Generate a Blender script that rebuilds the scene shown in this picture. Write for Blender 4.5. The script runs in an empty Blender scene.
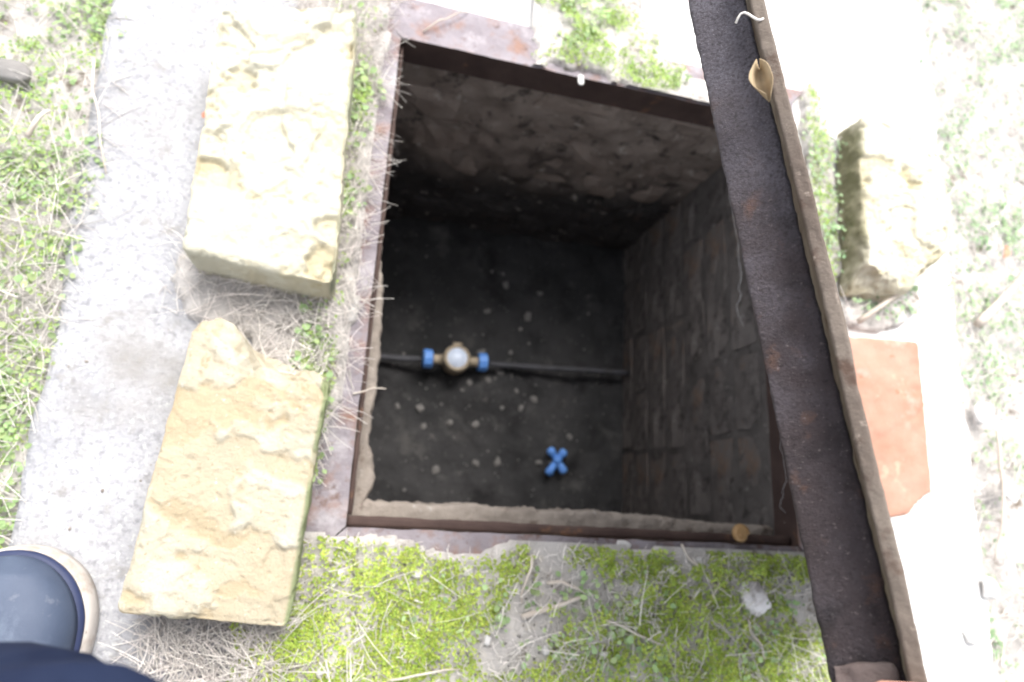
import bpy, math, random
import numpy as np
from mathutils import Vector, Matrix

random.seed(7); RNG = np.random.default_rng(11)
sc = bpy.context.scene
COL = sc.collection
PI = math.pi

# ------------------------------------------------------------------ camera
CAM = np.array((-0.00819, 0.02375, 0.73902)); FPX = 633.82
RW = np.array(((0.96582, 0.11337, 0.23311), (0.05003, -0.96390, 0.26152), (0.25434, -0.24092, -0.93663)))
cd = bpy.data.cameras.new('camera'); cam = bpy.data.objects.new('camera', cd); COL.objects.link(cam)
mw = np.eye(4); mw[:3, 0] = RW[:, 0]; mw[:3, 1] = -RW[:, 1]; mw[:3, 2] = -RW[:, 2]; mw[:3, 3] = CAM
cam.matrix_world = Matrix(mw.tolist())
cd.sensor_width = 36.0; cd.lens = FPX / 1024 * 36.0; cd.clip_start = 0.01; cd.clip_end = 500
cd.dof.use_dof = True; cd.dof.focus_distance = 0.42; cd.dof.aperture_fstop = 5.6
sc.camera = cam

# ------------------------------------------------------------------ world, sun, exposure
SUN_EL, SUN_AZ = math.radians(58), math.radians(12)       # azimuth from +Y (away from the camera) towards +X (right)
w = bpy.data.worlds.new('World'); sc.world = w; w.use_nodes = True
nt = w.node_tree; nt.nodes.clear()
sky = nt.nodes.new('ShaderNodeTexSky'); sky.sky_type = 'NISHITA'; sky.sun_disc = False
sky.sun_elevation = SUN_EL; sky.sun_rotation = SUN_AZ; sky.dust_density = 4.0; sky.air_density = 1.0
hs = nt.nodes.new('ShaderNodeHueSaturation'); hs.inputs['Saturation'].default_value = 0.30
bg = nt.nodes.new('ShaderNodeBackground'); bg.inputs['Strength'].default_value = 0.15
wo = nt.nodes.new('ShaderNodeOutputWorld')
nt.links.new(sky.outputs[0], hs.inputs['Color']); nt.links.new(hs.outputs[0], bg.inputs[0]); nt.links.new(bg.outputs[0], wo.inputs[0])
sd = bpy.data.lights.new('sun', 'SUN'); sun = bpy.data.objects.new('sun', sd); COL.objects.link(sun)
sd.energy = 1.2; sd.angle = math.radians(36); sd.color = (1, 0.97, 0.92)
sdir = Vector((math.sin(SUN_AZ) * math.cos(SUN_EL), math.cos(SUN_AZ) * math.cos(SUN_EL), math.sin(SUN_EL)))
sun.rotation_euler = sdir.to_track_quat('Z', 'Y').to_euler(); sun.location = (2, 2, 4)
sc.view_settings.view_transform = 'Standard'; sc.view_settings.look = 'None'
sc.view_settings.gamma = 1.0; sc.view_settings.use_curve_mapping = False
sc.view_settings.exposure = 1.64
sc.render.engine = 'CYCLES'; sc.cycles.use_denoising = True; sc.cycles.max_bounces = 8

# ------------------------------------------------------------------ helpers
def at(px, py, z=0.0):
    """point of the place at height z that the camera sees at pixel (px, py)"""
    d = RW @ np.array((px - 512, py - 341, FPX)); t = (z - CAM[2]) / d[2]
    return CAM + t * d

def _h(ix, iy, iz, s):
    n = (ix.astype(np.int64) * 374761393 + iy.astype(np.int64) * 668265263 + iz.astype(np.int64) * 2147483647 + s * 1274126177) & 0xffffffff
    n = ((n ^ (n >> 13)) * 1274126177) & 0xffffffff
    n = ((n ^ (n >> 16)) * 2246822519) & 0xffffffff
    return ((n ^ (n >> 15)) & 0xffff) / 65535.0
def vnoise(P, s=0):
    P = np.atleast_2d(P); i = np.floor(P).astype(np.int64); f = P - i; f = f * f * (3 - 2 * f); r = 0
    for dx in (0, 1):
        for dy in (0, 1):
            for dz in (0, 1):
                wgt = (f[:, 0] if dx else 1 - f[:, 0]) * (f[:, 1] if dy else 1 - f[:, 1]) * (f[:, 2] if dz else 1 - f[:, 2])
                r = r + wgt * _h(i[:, 0] + dx, i[:, 1] + dy, i[:, 2] + dz, s)
    return r
def fbm(P, sc_=1.0, s=0, o=4):
    P = np.atleast_2d(P) * sc_; a, r, t = 1.0, 0, 0
    for k in range(o):
        r = r + a * vnoise(P * (2.03 ** k) + 17.3 * k, s + k); t += a; a *= 0.5
    return r / t
def sstep(a, b, x): t = np.clip((x - a) / (b - a), 0, 1); return t * t * (3 - 2 * t)

def mesh(name, V, F, m, parent=None, smooth=True, attr=None):
    me = bpy.data.meshes.new(name)
    V = np.asarray(V, float)
    if isinstance(F, np.ndarray):
        n, k = F.shape
        me.vertices.add(len(V)); me.vertices.foreach_set('co', V.ravel())
        me.loops.add(n * k); me.loops.foreach_set('vertex_index', F.ravel().astype(np.int32))
        me.polygons.add(n); me.polygons.foreach_set('loop_start', np.arange(0, n * k, k, dtype=np.int32))
        me.update(calc_edges=True); me.validate()
    else:
        me.from_pydata(V.tolist(), [], F)
    if smooth: me.polygons.foreach_set('use_smooth', [True] * len(me.polygons))
    if attr is not None:
        at_ = me.attributes.new('layer', 'FLOAT', 'POINT'); at_.data.foreach_set('value', np.asarray(attr, np.float32))
    me.materials.append(m)
    o = bpy.data.objects.new(name, me); COL.objects.link(o); o.parent = parent
    return o
def tag(o, label=None, cat=None, group=None, kind=None):
    if label: o['label'] = label
    if cat: o['category'] = cat
    if group: o['group'] = group
    if kind: o['kind'] = kind
    return o
def thing(name, label, cat, loc=(0, 0, 0), group=None):
    o = bpy.data.objects.new(name, None); COL.objects.link(o); o.location = loc; o.empty_display_size = 0.05
    return tag(o, label, cat, group)
def adopt(o, p):
    """parent o to p, keeping o where it stands"""
    o.parent = p; o.matrix_parent_inverse = Matrix.Translation(p.location).inverted(); return o

def boxgrid(nx, ny, nz):
    d, V, F = {}, [], []
    def vi(i, j, k):
        if (i, j, k) not in d: d[(i, j, k)] = len(V); V.append((i / nx * 2 - 1, j / ny * 2 - 1, k / nz * 2 - 1))
        return d[(i, j, k)]
    for i in range(nx):
        for j in range(ny):
            F.append((vi(i, j, 0), vi(i, j + 1, 0), vi(i + 1, j + 1, 0), vi(i + 1, j, 0)))
            F.append((vi(i, j, nz), vi(i + 1, j, nz), vi(i + 1, j + 1, nz), vi(i, j + 1, nz)))
    for i in range(nx):
        for k in range(nz):
            F.append((vi(i, 0, k), vi(i + 1, 0, k), vi(i + 1, 0, k + 1), vi(i, 0, k + 1)))
            F.append((vi(i, ny, k), vi(i, ny, k + 1), vi(i + 1, ny, k + 1), vi(i + 1, ny, k)))
    for j in range(ny):
        for k in range(nz):
            F.append((vi(0, j, k), vi(0, j, k + 1), vi(0, j + 1, k + 1), vi(0, j + 1, k)))
            F.append((vi(nx, j, k), vi(nx, j + 1, k), vi(nx, j + 1, k + 1), vi(nx, j, k + 1)))
    return np.array(V), np.array(F)
def rbox(hx, hy, hz, r, nx, ny, nz):
    """rounded box about the origin: points, outward directions, quads"""
    V, F = boxgrid(nx, ny, nz); h = np.array((hx, hy, hz)); P = V * h
    q = np.clip(P, -(h - r), h - r); d = P - q; n = np.linalg.norm(d, axis=1, keepdims=True); n[n == 0] = 1
    return q + r * d / n, d / n, F
def tube(path, rad, seg=8, cap=True, twist=None):
    """loft of rings along a path"""
    path = np.asarray(path, float); n = len(path); rad = np.broadcast_to(rad, n); V, F = [], []
    up = np.array((0.3, 0.2, 1.0))
    for i in range(n):
        t = path[min(i + 1, n - 1)] - path[max(i - 1, 0)]; t /= np.linalg.norm(t) + 1e-12
        a = np.cross(t, up); a /= np.linalg.norm(a) + 1e-9; b = np.cross(t, a)
        for k in range(seg):
            an = 2 * PI * k / seg
            V.append(path[i] + rad[i] * (math.cos(an) * a + math.sin(an) * b))
    for i in range(n - 1):
        for k in range(seg):
            k2 = (k + 1) % seg; F.append((i * seg + k, i * seg + k2, (i + 1) * seg + k2, (i + 1) * seg + k))
    if cap: F.append(tuple(range(seg))[::-1]); F.append(tuple(range((n - 1) * seg, n * seg)))
    return np.array(V), F
def lathe(prof, seg=20):
    V, F = [], []
    for r, z in prof:
        for k in range(seg): V.append((r * math.cos(2 * PI * k / seg), r * math.sin(2 * PI * k / seg), z))
    for i in range(len(prof) - 1):
        for k in range(seg): k2 = (k + 1) % seg; F.append((i * seg + k, i * seg + k2, (i + 1) * seg + k2, (i + 1) * seg + k))
    F.append(tuple(range(seg))[::-1]); F.append(tuple(range((len(prof) - 1) * seg, len(prof) * seg)))
    return np.array(V), F
def grid_sheet(xs, ys, zf, keep=None):
    X, Y = np.meshgrid(xs, ys, indexing='ij'); nx, ny = X.shape
    V = np.stack((X.ravel(), Y.ravel(), np.zeros(nx * ny)), 1); V[:, 2] = zf(V)
    I = np.arange(nx * ny).reshape(nx, ny)
    F = np.stack((I[:-1, :-1], I[1:, :-1], I[1:, 1:], I[:-1, 1:]), -1).reshape(-1, 4)
    if keep is not None: F = F[keep(V[F].mean(1))]
    return V, F

# ------------------------------------------------------------------ materials
def mk(name, c1, c2, scale=8, rough=0.9, bump=0.3, bscale=60, bdist=0.003, layers=(), attr=None, metal=0.0, island=0.0, spec=0.3, detail=6, sheen=0.0, trans=0.0, post=(), attr2=None):
    m = bpy.data.materials.new(name); m.use_nodes = True; t = m.node_tree; N, L = t.nodes, t.links
    b = N['Principled BSDF']; tc = N.new('ShaderNodeTexCoord')
    def noise(s, d=6, off=0.0, ro=0.6):
        n = N.new('ShaderNodeTexNoise'); n.inputs['Scale'].default_value = s; n.inputs['Detail'].default_value = d; n.inputs['Roughness'].default_value = ro
        if off:
            mp = N.new('ShaderNodeMapping'); mp.inputs['Location'].default_value = (off, off * 1.7, off * .6); L.new(tc.outputs['Object'], mp.inputs[0]); L.new(mp.outputs[0], n.inputs['Vector'])
        else: L.new(tc.outputs['Object'], n.inputs['Vector'])
        return n.outputs['Fac']
    def ramp(src, lo, hi):
        r = N.new('ShaderNodeMapRange'); r.inputs['From Min'].default_value = lo; r.inputs['From Max'].default_value = hi; L.new(src, r.inputs['Value']); return r.outputs[0]
    def mix(f, a, c):
        x = N.new('ShaderNodeMix'); x.data_type = 'RGBA'; L.new(f, x.inputs[0])
        for sock, v in ((x.inputs[6], a), (x.inputs[7], c)):
            if isinstance(v, tuple): sock.default_value = (*v, 1)
            else: L.new(v, sock)
        return x.outputs[2]
    col = mix(ramp(noise(scale, detail), 0.33, 0.67), c1, c2)
    def lay(col, L_, o0):
        for k, (c, s, lo, hi) in enumerate(L_): col = mix(ramp(noise(s, 7, 3.1 * (k + 1) + o0, 0.65), lo, hi), col, c)
        return col
    if attr is not None and not post:
        an = N.new('ShaderNodeAttribute'); an.attribute_name = 'layer'
        col = mix(ramp(an.outputs['Fac'], 0.0, 1.0), col, attr)
    col = lay(col, layers, 0)
    if attr is not None and post:                         # a second coat over part of the surface, with layers of its own
        an = N.new('ShaderNodeAttribute'); an.attribute_name = 'layer'; rgb = N.new('ShaderNodeRGB'); rgb.outputs[0].default_value = (*attr, 1)
        col = mix(ramp(an.outputs['Fac'], 0.0, 1.0), col, lay(rgb.outputs[0], post, 5))
    if attr2 is not None:
        an2 = N.new('ShaderNodeAttribute'); an2.attribute_name = 'algae'; col = mix(ramp(an2.outputs['Fac'], 0.0, 1.0), col, attr2)
    if island:
        g = N.new('ShaderNodeNewGeometry'); h = N.new('ShaderNodeHueSaturation')
        r1 = N.new('ShaderNodeMapRange'); r1.inputs['To Min'].default_value = 1 - island; r1.inputs['To Max'].default_value = 1 + island
        L.new(g.outputs['Random Per Island'], r1.inputs['Value']); L.new(r1.outputs[0], h.inputs['Value'])
        r2 = N.new('ShaderNodeMapRange'); r2.inputs['To Min'].default_value = 0.5 + island * 0.07; r2.inputs['To Max'].default_value = 0.5 - island * 0.07
        wn = N.new('ShaderNodeMath'); wn.operation = 'FRACT'; mu = N.new('ShaderNodeMath'); mu.operation = 'MULTIPLY'; mu.inputs[1].default_value = 17.77
        L.new(g.outputs['Random Per Island'], mu.inputs[0]); L.new(mu.outputs[0], wn.inputs[0]); L.new(wn.outputs[0], r2.inputs['Value']); L.new(r2.outputs[0], h.inputs['Hue'])
        L.new(col, h.inputs['Color']); col = h.outputs[0]
    L.new(col, b.inputs['Base Color']); b.inputs['Roughness'].default_value = rough; b.inputs['Metallic'].default_value = metal
    b.inputs['Specular IOR Level'].default_value = spec
    if sheen: b.inputs['Sheen Weight'].default_value = sheen
    if trans:
        tr = N.new('ShaderNodeBsdfTranslucent'); L.new(col, tr.inputs[0]); ms = N.new('ShaderNodeMixShader'); ms.inputs[0].default_value = trans
        L.new(b.outputs[0], ms.inputs[1]); L.new(tr.outputs[0], ms.inputs[2]); L.new(ms.outputs[0], N['Material Output'].inputs[0])
    if bump:
        bp = N.new('ShaderNodeBump'); bp.inputs['Strength'].default_value = bump; bp.inputs['Distance'].default_value = bdist
        L.new(noise(bscale, 8, 0.7, 0.7), bp.inputs['Height']); L.new(bp.outputs[0], b.inputs['Normal'])
    return m

M = {}
M['soil'] = mk('soil', (.22, .18, .15), (.34, .30, .27), 14, .95, .8, 90, .006, [((.13, .10, .08), 30, .55, .7)])
M['litter'] = mk('litter', (.40, .375, .355), (.55, .52, .495), 25, .95, .8, 160, .005, [((.16, .13, .10), 40, .56, .68), ((.52, .48, .42), 60, .6, .7)])
M['concrete_grey'] = mk('concrete_grey', (.31, .31, .325), (.40, .40, .415), 9, .92, .8, 150, .004,
                        [((.22, .22, .235), 130, .50, .68), ((.47, .47, .47), 210, .54, .66), ((.26, .25, .24), 6, .50, .70), ((.24, .23, .215), 34, .58, .74)])
M['concrete_white'] = mk('concrete_white', (.55, .54, .53), (.66, .65, .63), 7, .92, .5, 130, .003, [((.33, .31, .28), 11, .60, .72), ((.34, .34, .34), 90, .64, .72), ((.26, .24, .21), 4.5, .64, .76)])
M['limestone_pale'] = mk('limestone_pale', (.47, .445, .345), (.55, .53, .44), 14, .92, .9, 230, .003,
                         [((.46, .40, .25), 9, .60, .74), ((.36, .28, .15), 46, .66, .74)], attr=(.44, .385, .26), attr2=(.30, .305, .22))
M['limestone_tan'] = mk('limestone_tan', (.40, .372, .295), (.47, .44, .36), 15, .92, .9, 230, .003,
                        [((.31, .225, .12), 44, .62, .74), ((.30, .29, .22), 60, .66, .76), ((.27, .21, .13), 240, .60, .72), ((.50, .48, .42), 170, .62, .72)], attr=(.375, .308, .205), attr2=(.20, .23, .12))
M['limestone_mossy'] = mk('limestone_mossy', (.48, .45, .34), (.58, .55, .46), 13, .92, .9, 230, .003,
                          [((.36, .32, .19), 16, .60, .72)], attr=(.42, .37, .24), attr2=(.21, .20, .125))
M['brick_orange'] = mk('brick_orange', (.30, .160, .110), (.37, .215, .162), 16, .9, .5, 150, .002,
                       [((.44, .30, .22), 28, .60, .72), ((.23, .10, .055), 70, .64, .72), ((.42, .34, .29), 9, .60, .74)])
M['pit_brick'] = mk('pit_brick', (.122, .106, .097), (.205, .181, .166), 11, .9, .7, 70, .004,
                    [((.075, .065, .06), 20, .54, .66), ((.25, .23, .21), 34, .62, .72), ((.20, .13, .09), 9, .6, .72)])
M['pit_stone'] = mk('pit_stone', (.23, .178, .148), (.38, .31, .262), 12, .92, .8, 60, .006,
                    [((.13, .108, .092), 17, .54, .66), ((.54, .48, .42), 26, .60, .70), ((.28, .18, .12), 8, .62, .72)])
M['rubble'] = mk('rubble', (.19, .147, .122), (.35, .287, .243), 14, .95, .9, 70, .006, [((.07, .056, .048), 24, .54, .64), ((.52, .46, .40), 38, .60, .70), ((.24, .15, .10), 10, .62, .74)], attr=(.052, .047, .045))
M['dark_brick'] = mk('dark_brick', (.050, .045, .043), (.085, .077, .072), 12, .85, .7, 70, .004, [((.032, .029, .028), 20, .54, .66), ((.13, .12, .115), 34, .64, .72)])
M['pit_mortar'] = mk('pit_mortar', (.098, .087, .080), (.165, .147, .136), 18, .95, .9, 80, .005, [((.07, .06, .055), 30, .55, .65), ((.24, .22, .2), 45, .62, .7)])
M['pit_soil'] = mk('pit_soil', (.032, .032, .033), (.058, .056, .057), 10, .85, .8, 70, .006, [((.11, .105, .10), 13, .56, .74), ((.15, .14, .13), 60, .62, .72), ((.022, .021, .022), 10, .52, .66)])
M['mortar'] = mk('mortar', (.24, .205, .175), (.34, .295, .255), 22, .95, .9, 130, .004, [((.16, .12, .095), 40, .56, .68), ((.42, .385, .35), 60, .6, .7)])
M['rusty_frame'] = mk('rusty_frame', (.19, .165, .180), (.28, .255, .275), 16, .8, .8, 140, .003,
                      [((.24, .14, .105), 22, .50, .68), ((.40, .375, .39), 14, .54, .68), ((.16, .11, .10), 60, .58, .70), ((.10, .06, .05), 45, .64, .74)])
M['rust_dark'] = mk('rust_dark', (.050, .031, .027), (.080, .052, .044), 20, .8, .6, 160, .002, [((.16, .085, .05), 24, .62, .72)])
M['lid_skirt'] = mk('lid_skirt', (.105, .096, .114), (.150, .138, .162), 25, .65, 1.0, 480, .0030,
                    [((.040, .034, .037), 520, .44, .70), ((.24, .22, .25), 700, .60, .70), ((.12, .065, .045), 60, .62, .76)], attr=(.042, .031, .033), post=[((.014, .010, .011), 34, .52, .66), ((.105, .056, .040), 48, .58, .72), ((.016, .011, .011), 260, .56, .70), ((.16, .135, .13), 420, .60, .72)])
M['lid_plate'] = mk('lid_plate', (.10, .078, .064), (.165, .138, .115), 18, .85, .9, 260, .0015, [((.075, .048, .036), 40, .54, .66), ((.30, .25, .21), 120, .62, .72)])
M['lid_weld'] = mk('lid_weld', (.10, .075, .07), (.17, .135, .125), 40, .8, .9, 200, .002, [((.06, .035, .028), 60, .55, .65)])
M['brass'] = mk('brass', (.34, .28, .20), (.42, .35, .26), 60, .55, .3, 200, .001, [((.16, .14, .12), 70, .56, .7)], metal=.15)
M['dial'] = mk('dial', (.62, .70, .86), (.70, .78, .92), 60, .3, 0, spec=.5)
M['blue_plastic'] = mk('blue_plastic', (.09, .27, .74), (.15, .35, .82), 40, .5, .15, 120, .001, [((.09, .11, .16), 90, .60, .74)], spec=.4)
M['pipe_grey'] = mk('pipe_grey', (.055, .055, .062), (.10, .10, .112), 24, .6, .3, 100, .002, [((.07, .065, .065), 18, .5, .64)])
M['pebble'] = mk('pebble', (.13, .124, .118), (.27, .258, .245), 9, .9, .4, 300, .001)
M['pebble_white'] = mk('pebble_white', (.48, .465, .45), (.60, .585, .565), 50, .8, .4, 260, .001, [((.40, .37, .34), 70, .6, .7)])
M['quartz'] = mk('quartz', (.60, .58, .57), (.72, .70, .69), 40, .8, .6, 160, .002, [((.30, .28, .27), 30, .56, .64)])
M['moss'] = mk('moss', (.34, .44, .08), (.58, .68, .18), 34, .9, 0, island=.36, trans=.35)
M['moss_dark'] = mk('moss_dark', (.38, .54, .17), (.54, .66, .24), 22, .9, 0, island=.30, trans=.35)
M['weed'] = mk('weed', (.25, .36, .15), (.38, .48, .24), 9, .7, 0, island=.35, trans=.3)
M['weed_blue'] = mk('weed_blue', (.24, .36, .20), (.34, .46, .26), 9, .7, 0, island=.35, trans=.3)
M['straw'] = mk('straw', (.54, .50, .47), (.70, .66, .62), 14, .9, 0, island=.35)
M['twig'] = mk('twig', (.40, .34, .29), (.56, .51, .45), 30, .9, .4, 200, .001)
M['dead_leaf'] = mk('dead_leaf', (.34, .25, .15), (.44, .35, .23), 50, .85, .3, 200, .001, trans=.2)
M['red_leaf'] = mk('red_leaf', (.50, .20, .13), (.56, .28, .18), 50, .85, 0)
M['snail'] = mk('snail', (.30, .17, .07), (.42, .27, .13), 120, .45, .2, 200, .001)
M['shoe_upper'] = mk('shoe_upper', (.034, .048, .084), (.056, .074, .115), 14, .62, .5, 320, .0008, [((.13, .16, .21), 12, .54, .76), ((.10, .115, .15), 60, .6, .72)], spec=.4)
M['shoe_trim'] = mk('shoe_trim', (.015, .022, .06), (.025, .034, .08), 30, .55, 0)
M['shoe_sole'] = mk('shoe_sole', (.40, .365, .335), (.50, .465, .43), 14, .8, .4, 150, .001, [((.30, .25, .21), 30, .52, .70), ((.26, .22, .19), 110, .62, .72)])
M['denim'] = mk('denim', (.009, .014, .036), (.014, .021, .048), 60, .95, .4, 500, .001, spec=.1)
M['skin'] = mk('skin', (.52, .27, .20), (.60, .34, .26), 30, .5, .2, 260, .0006)
M['nail'] = mk('nail', (.62, .40, .34), (.66, .45, .40), 60, .3, 0, spec=.5)
M['thread'] = mk('thread', (.62, .62, .62), (.7, .7, .7), 60, .9, 0)

# ------------------------------------------------------------------ the setting
W_, D_ = 0.573, 0.634 # opening of the pit
AX0, AX1, AY0, AY1 = -0.330, 0.897, -0.34, 1.02      # concrete collar round the pit
FX0, FX1, FY0, FY1 = -0.044, 0.617, -0.044, 0.680    # outer edge of the steel frame
FLOOR = -0.585

def axis(lo, hi, a, b, st):
    mid = np.arange(a, b + st / 2, st)
    out = [-80, -40, -20, -10, -6, -4, -3]; out2 = [3.2, 4, 6, 10, 20, 40, 80]
    return np.array([v for v in out if v < a - .3] + list(mid) + [v for v in out2 if v > b + .3])
def ground_z(V):
    z = -0.022 + 0.03 * (fbm(V * [1, 1, 0], 3.2, 5) - .5) + 0.018 * (fbm(V * [1, 1, 0], 28, 9) - .5)
    ins = (V[:, 0] > AX0 + .01) & (V[:, 0] < AX1 - .01) & (V[:, 1] > AY0 + .01) & (V[:, 1] < AY1 - .01)
    return np.where(ins, np.minimum(z, -.03), z)
V, F = grid_sheet(axis(0, 0, -1.2, 2.2, .016), axis(0, 0, -.8, 2.2, .016), ground_z,
                  lambda c: ~((c[:, 0] > AX0 + .06) & (c[:, 0] < AX1 - .06) & (c[:, 1] > AY0 + .06) & (c[:, 1] < AY1 - .06)))
tag(mesh('ground', V, F, M['litter']), kind='structure')

def slab(name, x0, x1, y0, y1, m, seed, edges):
    """piece of the concrete collar: top at about -6 mm, ragged outer edges"""
    nx, ny = max(4, int((x1 - x0) / .012)), max(4, int((y1 - y0) / .012))
    V, n, F = rbox((x1 - x0) / 2, (y1 - y0) / 2, .06, .006, nx, ny, 5)
    V = V + [(x0 + x1) / 2, (y0 + y1) / 2, -.066]
    V = V + n * ((fbm(V, 40, seed) - .5) * .006 + (fbm(V, 9, seed + 3) - .5) * .006)[:, None]
    side = np.abs(n[:, 2]) < .5
    for ax, val, sg in edges:
        e = sstep(.05, .0, np.abs(V[:, ax] - val)); V[:, ax] += sg * e * (fbm(V * [1, 1, 0], 14, seed + 7) - .55) * .018
        V[:, ax] += e * (-.055 * (V[:, 1] - .25) if sg * val < 0 else .041 * (V[:, 1] - .25))
        V[:, 2] -= e * .008 * fbm(V, 25, seed + 8)
    return tag(mesh(name, V, F, m), kind='structure')
slab('pavement_left', AX0, FX0 + .008, AY0, AY1, M['concrete_grey'], 21, [(0, AX0, 1)])
slab('pavement_right', FX1 - .008, AX1, AY0, AY1, M['concrete_white'], 31, [(0, AX1, 1)])
slab('pavement_far', FX0 + .010, FX1 - .010, FY1 - .008, AY1 + .003, M['concrete_white'], 41, [])
slab('pavement_near', FX0 + .010, FX1 - .010, AY0 - .003, FY0 + .008, M['concrete_grey'], 51, [])

# pit floor
def floor_z(V): return FLOOR + .03 * (fbm(V * [1, 1, 0], 7, 61) - .5) + .02 * (fbm(V * [1, 1, 0], 26, 63, 3) - .5)
V, F = grid_sheet(np.linspace(-.08, .64, 90), np.linspace(-.08, .72, 100), floor_z)
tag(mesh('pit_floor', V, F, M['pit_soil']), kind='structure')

# pit walls: mortar backing with every brick or stone set in it
def brick_variants(L, H, T, n, amp, seed, nm):
    out = []
    for k in range(n):
        V, nn, F = rbox(L / 2, T / 2, H / 2, .004, 5, 2, 3)
        V = V + nn * ((fbm(V, 45, seed + 11 * k, 2) - .5) * amp)[:, None] + (RNG.random((len(V), 3)) - .5) * amp * .25
        me = bpy.data.meshes.new(nm); me.from_pydata(V.tolist(), [], F.tolist()); me.update(); out.append(me)
    return out
def pit_wall(name, length, frame, m, kind, seed):
    """frame(s, d, z) -> world point; s along the wall, d out of the wall into the pit"""
    r = random.Random(seed)
    X, Y = np.linspace(-.06, length + .06, 150), np.linspace(FLOOR - .06, -.012, 130)
    V, F = grid_sheet(X, Y, lambda v: (fbm(v * [1, 1, 0], 22, seed, 5) - .5) * (.008 if kind == 'brick' else .030) + (-.0027 if kind == 'brick' else .001))
    P = np.array([frame(s, d, z) for s, z, d in V]); low_dark = sstep(-.22, -.40, V[:, 1] + .16 * (fbm(V * [1, 1, 0], 9, seed + 5) - .5))  # rubble colour turns darker towards the pit floor, along an uneven line
    wall = tag(mesh(name, P, F, M['pit_mortar'] if kind == 'brick' else M['rubble'], attr=low_dark), kind='structure')
    o0, ex, ey = np.array(frame(0, 0, 0)), np.array(frame(1, 0, 0)), np.array(frame(0, 1, 0))
    ex, ey = ex - o0, ey - o0; rot = Matrix((ex, ey, (0, 0, 1))).transposed()
    if rot.determinant() < 0: rot = Matrix((-ex, ey, Vector((0, 0, 1)))).transposed()
    z = FLOOR - .02; c = 0
    while z < -.05:
        hgt = .065 if kind == 'brick' else r.uniform(.045, .085)
        if z + hgt > -.02: hgt = -.02 - z
        if hgt < .03: break
        s = -.06 - (.125 if c % 2 else 0.0) - r.random() * .03
        while s < length + .05:
            ln = .245 if kind == 'brick' else r.uniform(.07, .19)
            if kind == 'brick' and r.random() < .5: ln = .12
            me = brick_variants(ln, hgt, .08, 1, .026, r.randint(0, 9999), kind)[0] if kind != 'brick' else None
            if me is None:
                key = (ln, round(hgt, 3)); pool.setdefault(key, brick_variants(ln, hgt, .08, 5, .010, 100 + int(ln * 1000), 'brick')); me = r.choice(pool[key])
            if not me.materials: me.materials.append(m if kind == 'brick' or z > -.385 else M['dark_brick'])  # lower courses of the stone wall take the darker colour
            if r.random() > .04:
                o = bpy.data.objects.new(kind, me); COL.objects.link(o); o.parent = wall
                dd = -.04 + (r.uniform(-.002, .001) if kind == 'brick' else r.uniform(-.007, .006))
                o.matrix_world = Matrix.Translation(frame(s + ln / 2, dd, z + hgt / 2)) @ rot.to_4x4() @ Matrix.Rotation(r.uniform(-.02, .02), 4, 'Y')
            s += ln + r.uniform(.007, .014)
        z += hgt + r.uniform(.008, .013); c += 1
    return wall
pool = {}
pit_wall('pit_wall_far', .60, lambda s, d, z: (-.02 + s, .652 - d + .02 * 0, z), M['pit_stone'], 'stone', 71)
pit_wall('pit_wall_right', .68, lambda s, d, z: (.589 - d, -.02 + s, z), M['pit_brick'], 'brick', 72)
pit_wall('pit_wall_left', .68, lambda s, d, z: (-.018 + d, -.02 + s, z), M['pit_brick'], 'brick', 73)
pit_wall('pit_wall_near', .60, lambda s, d, z: (-.02 + s, -.018 + d, z), M['pit_brick'], 'brick', 74)

# rough mortar ledge under the frame, near side and part of the left side
def ledge(name, p0, p1, inward, wid, seed):
    p0, p1, inward = map(np.array, (p0, p1, inward)); Lg = np.linalg.norm(p1 - p0); t = (p1 - p0) / Lg
    V, n, F = rbox(Lg / 2, .032, .03, .006, int(Lg / .004), 14, 8)
    s = V[:, 0] + Lg / 2; q = V[:, 1] + .032
    reach = wid(s) + .006 * (fbm(np.stack((s, s * 0, s * 0), 1), 32, seed, 5) - .5) + .006 * (fbm(np.stack((s, s * 0 + 3, s * 0), 1), 170, seed + 2, 3) - .5)
    P = p0 + np.outer(s, t) + np.outer(q / .064 * (reach + .035) - .035, inward) + np.outer(V[:, 2] - .03, (0, 0, 1))
    P = P + n * ((fbm(P, 90, seed + 4) - .5) * .007 + (fbm(P, 260, seed + 6, 2) - .5) * .004)[:, None]
    P[:, 2] += -.046 + .0
    return tag(mesh(name, P, F, M['mortar']), kind='structure')
ledge('mortar_ledge_near', (-.02, 0, 0), (.573, 0, 0), (0, 1, 0), lambda s: .031 - .008 * sstep(.35, .58, s), 81)
ledge('mortar_ledge_left', (0, .005, 0), (0, .36, 0), (1, 0, 0), lambda s: .018 + .010 * np.exp(-((s - .05) / .03) ** 2) - .012 * sstep(.25, .35, s), 85)

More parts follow.
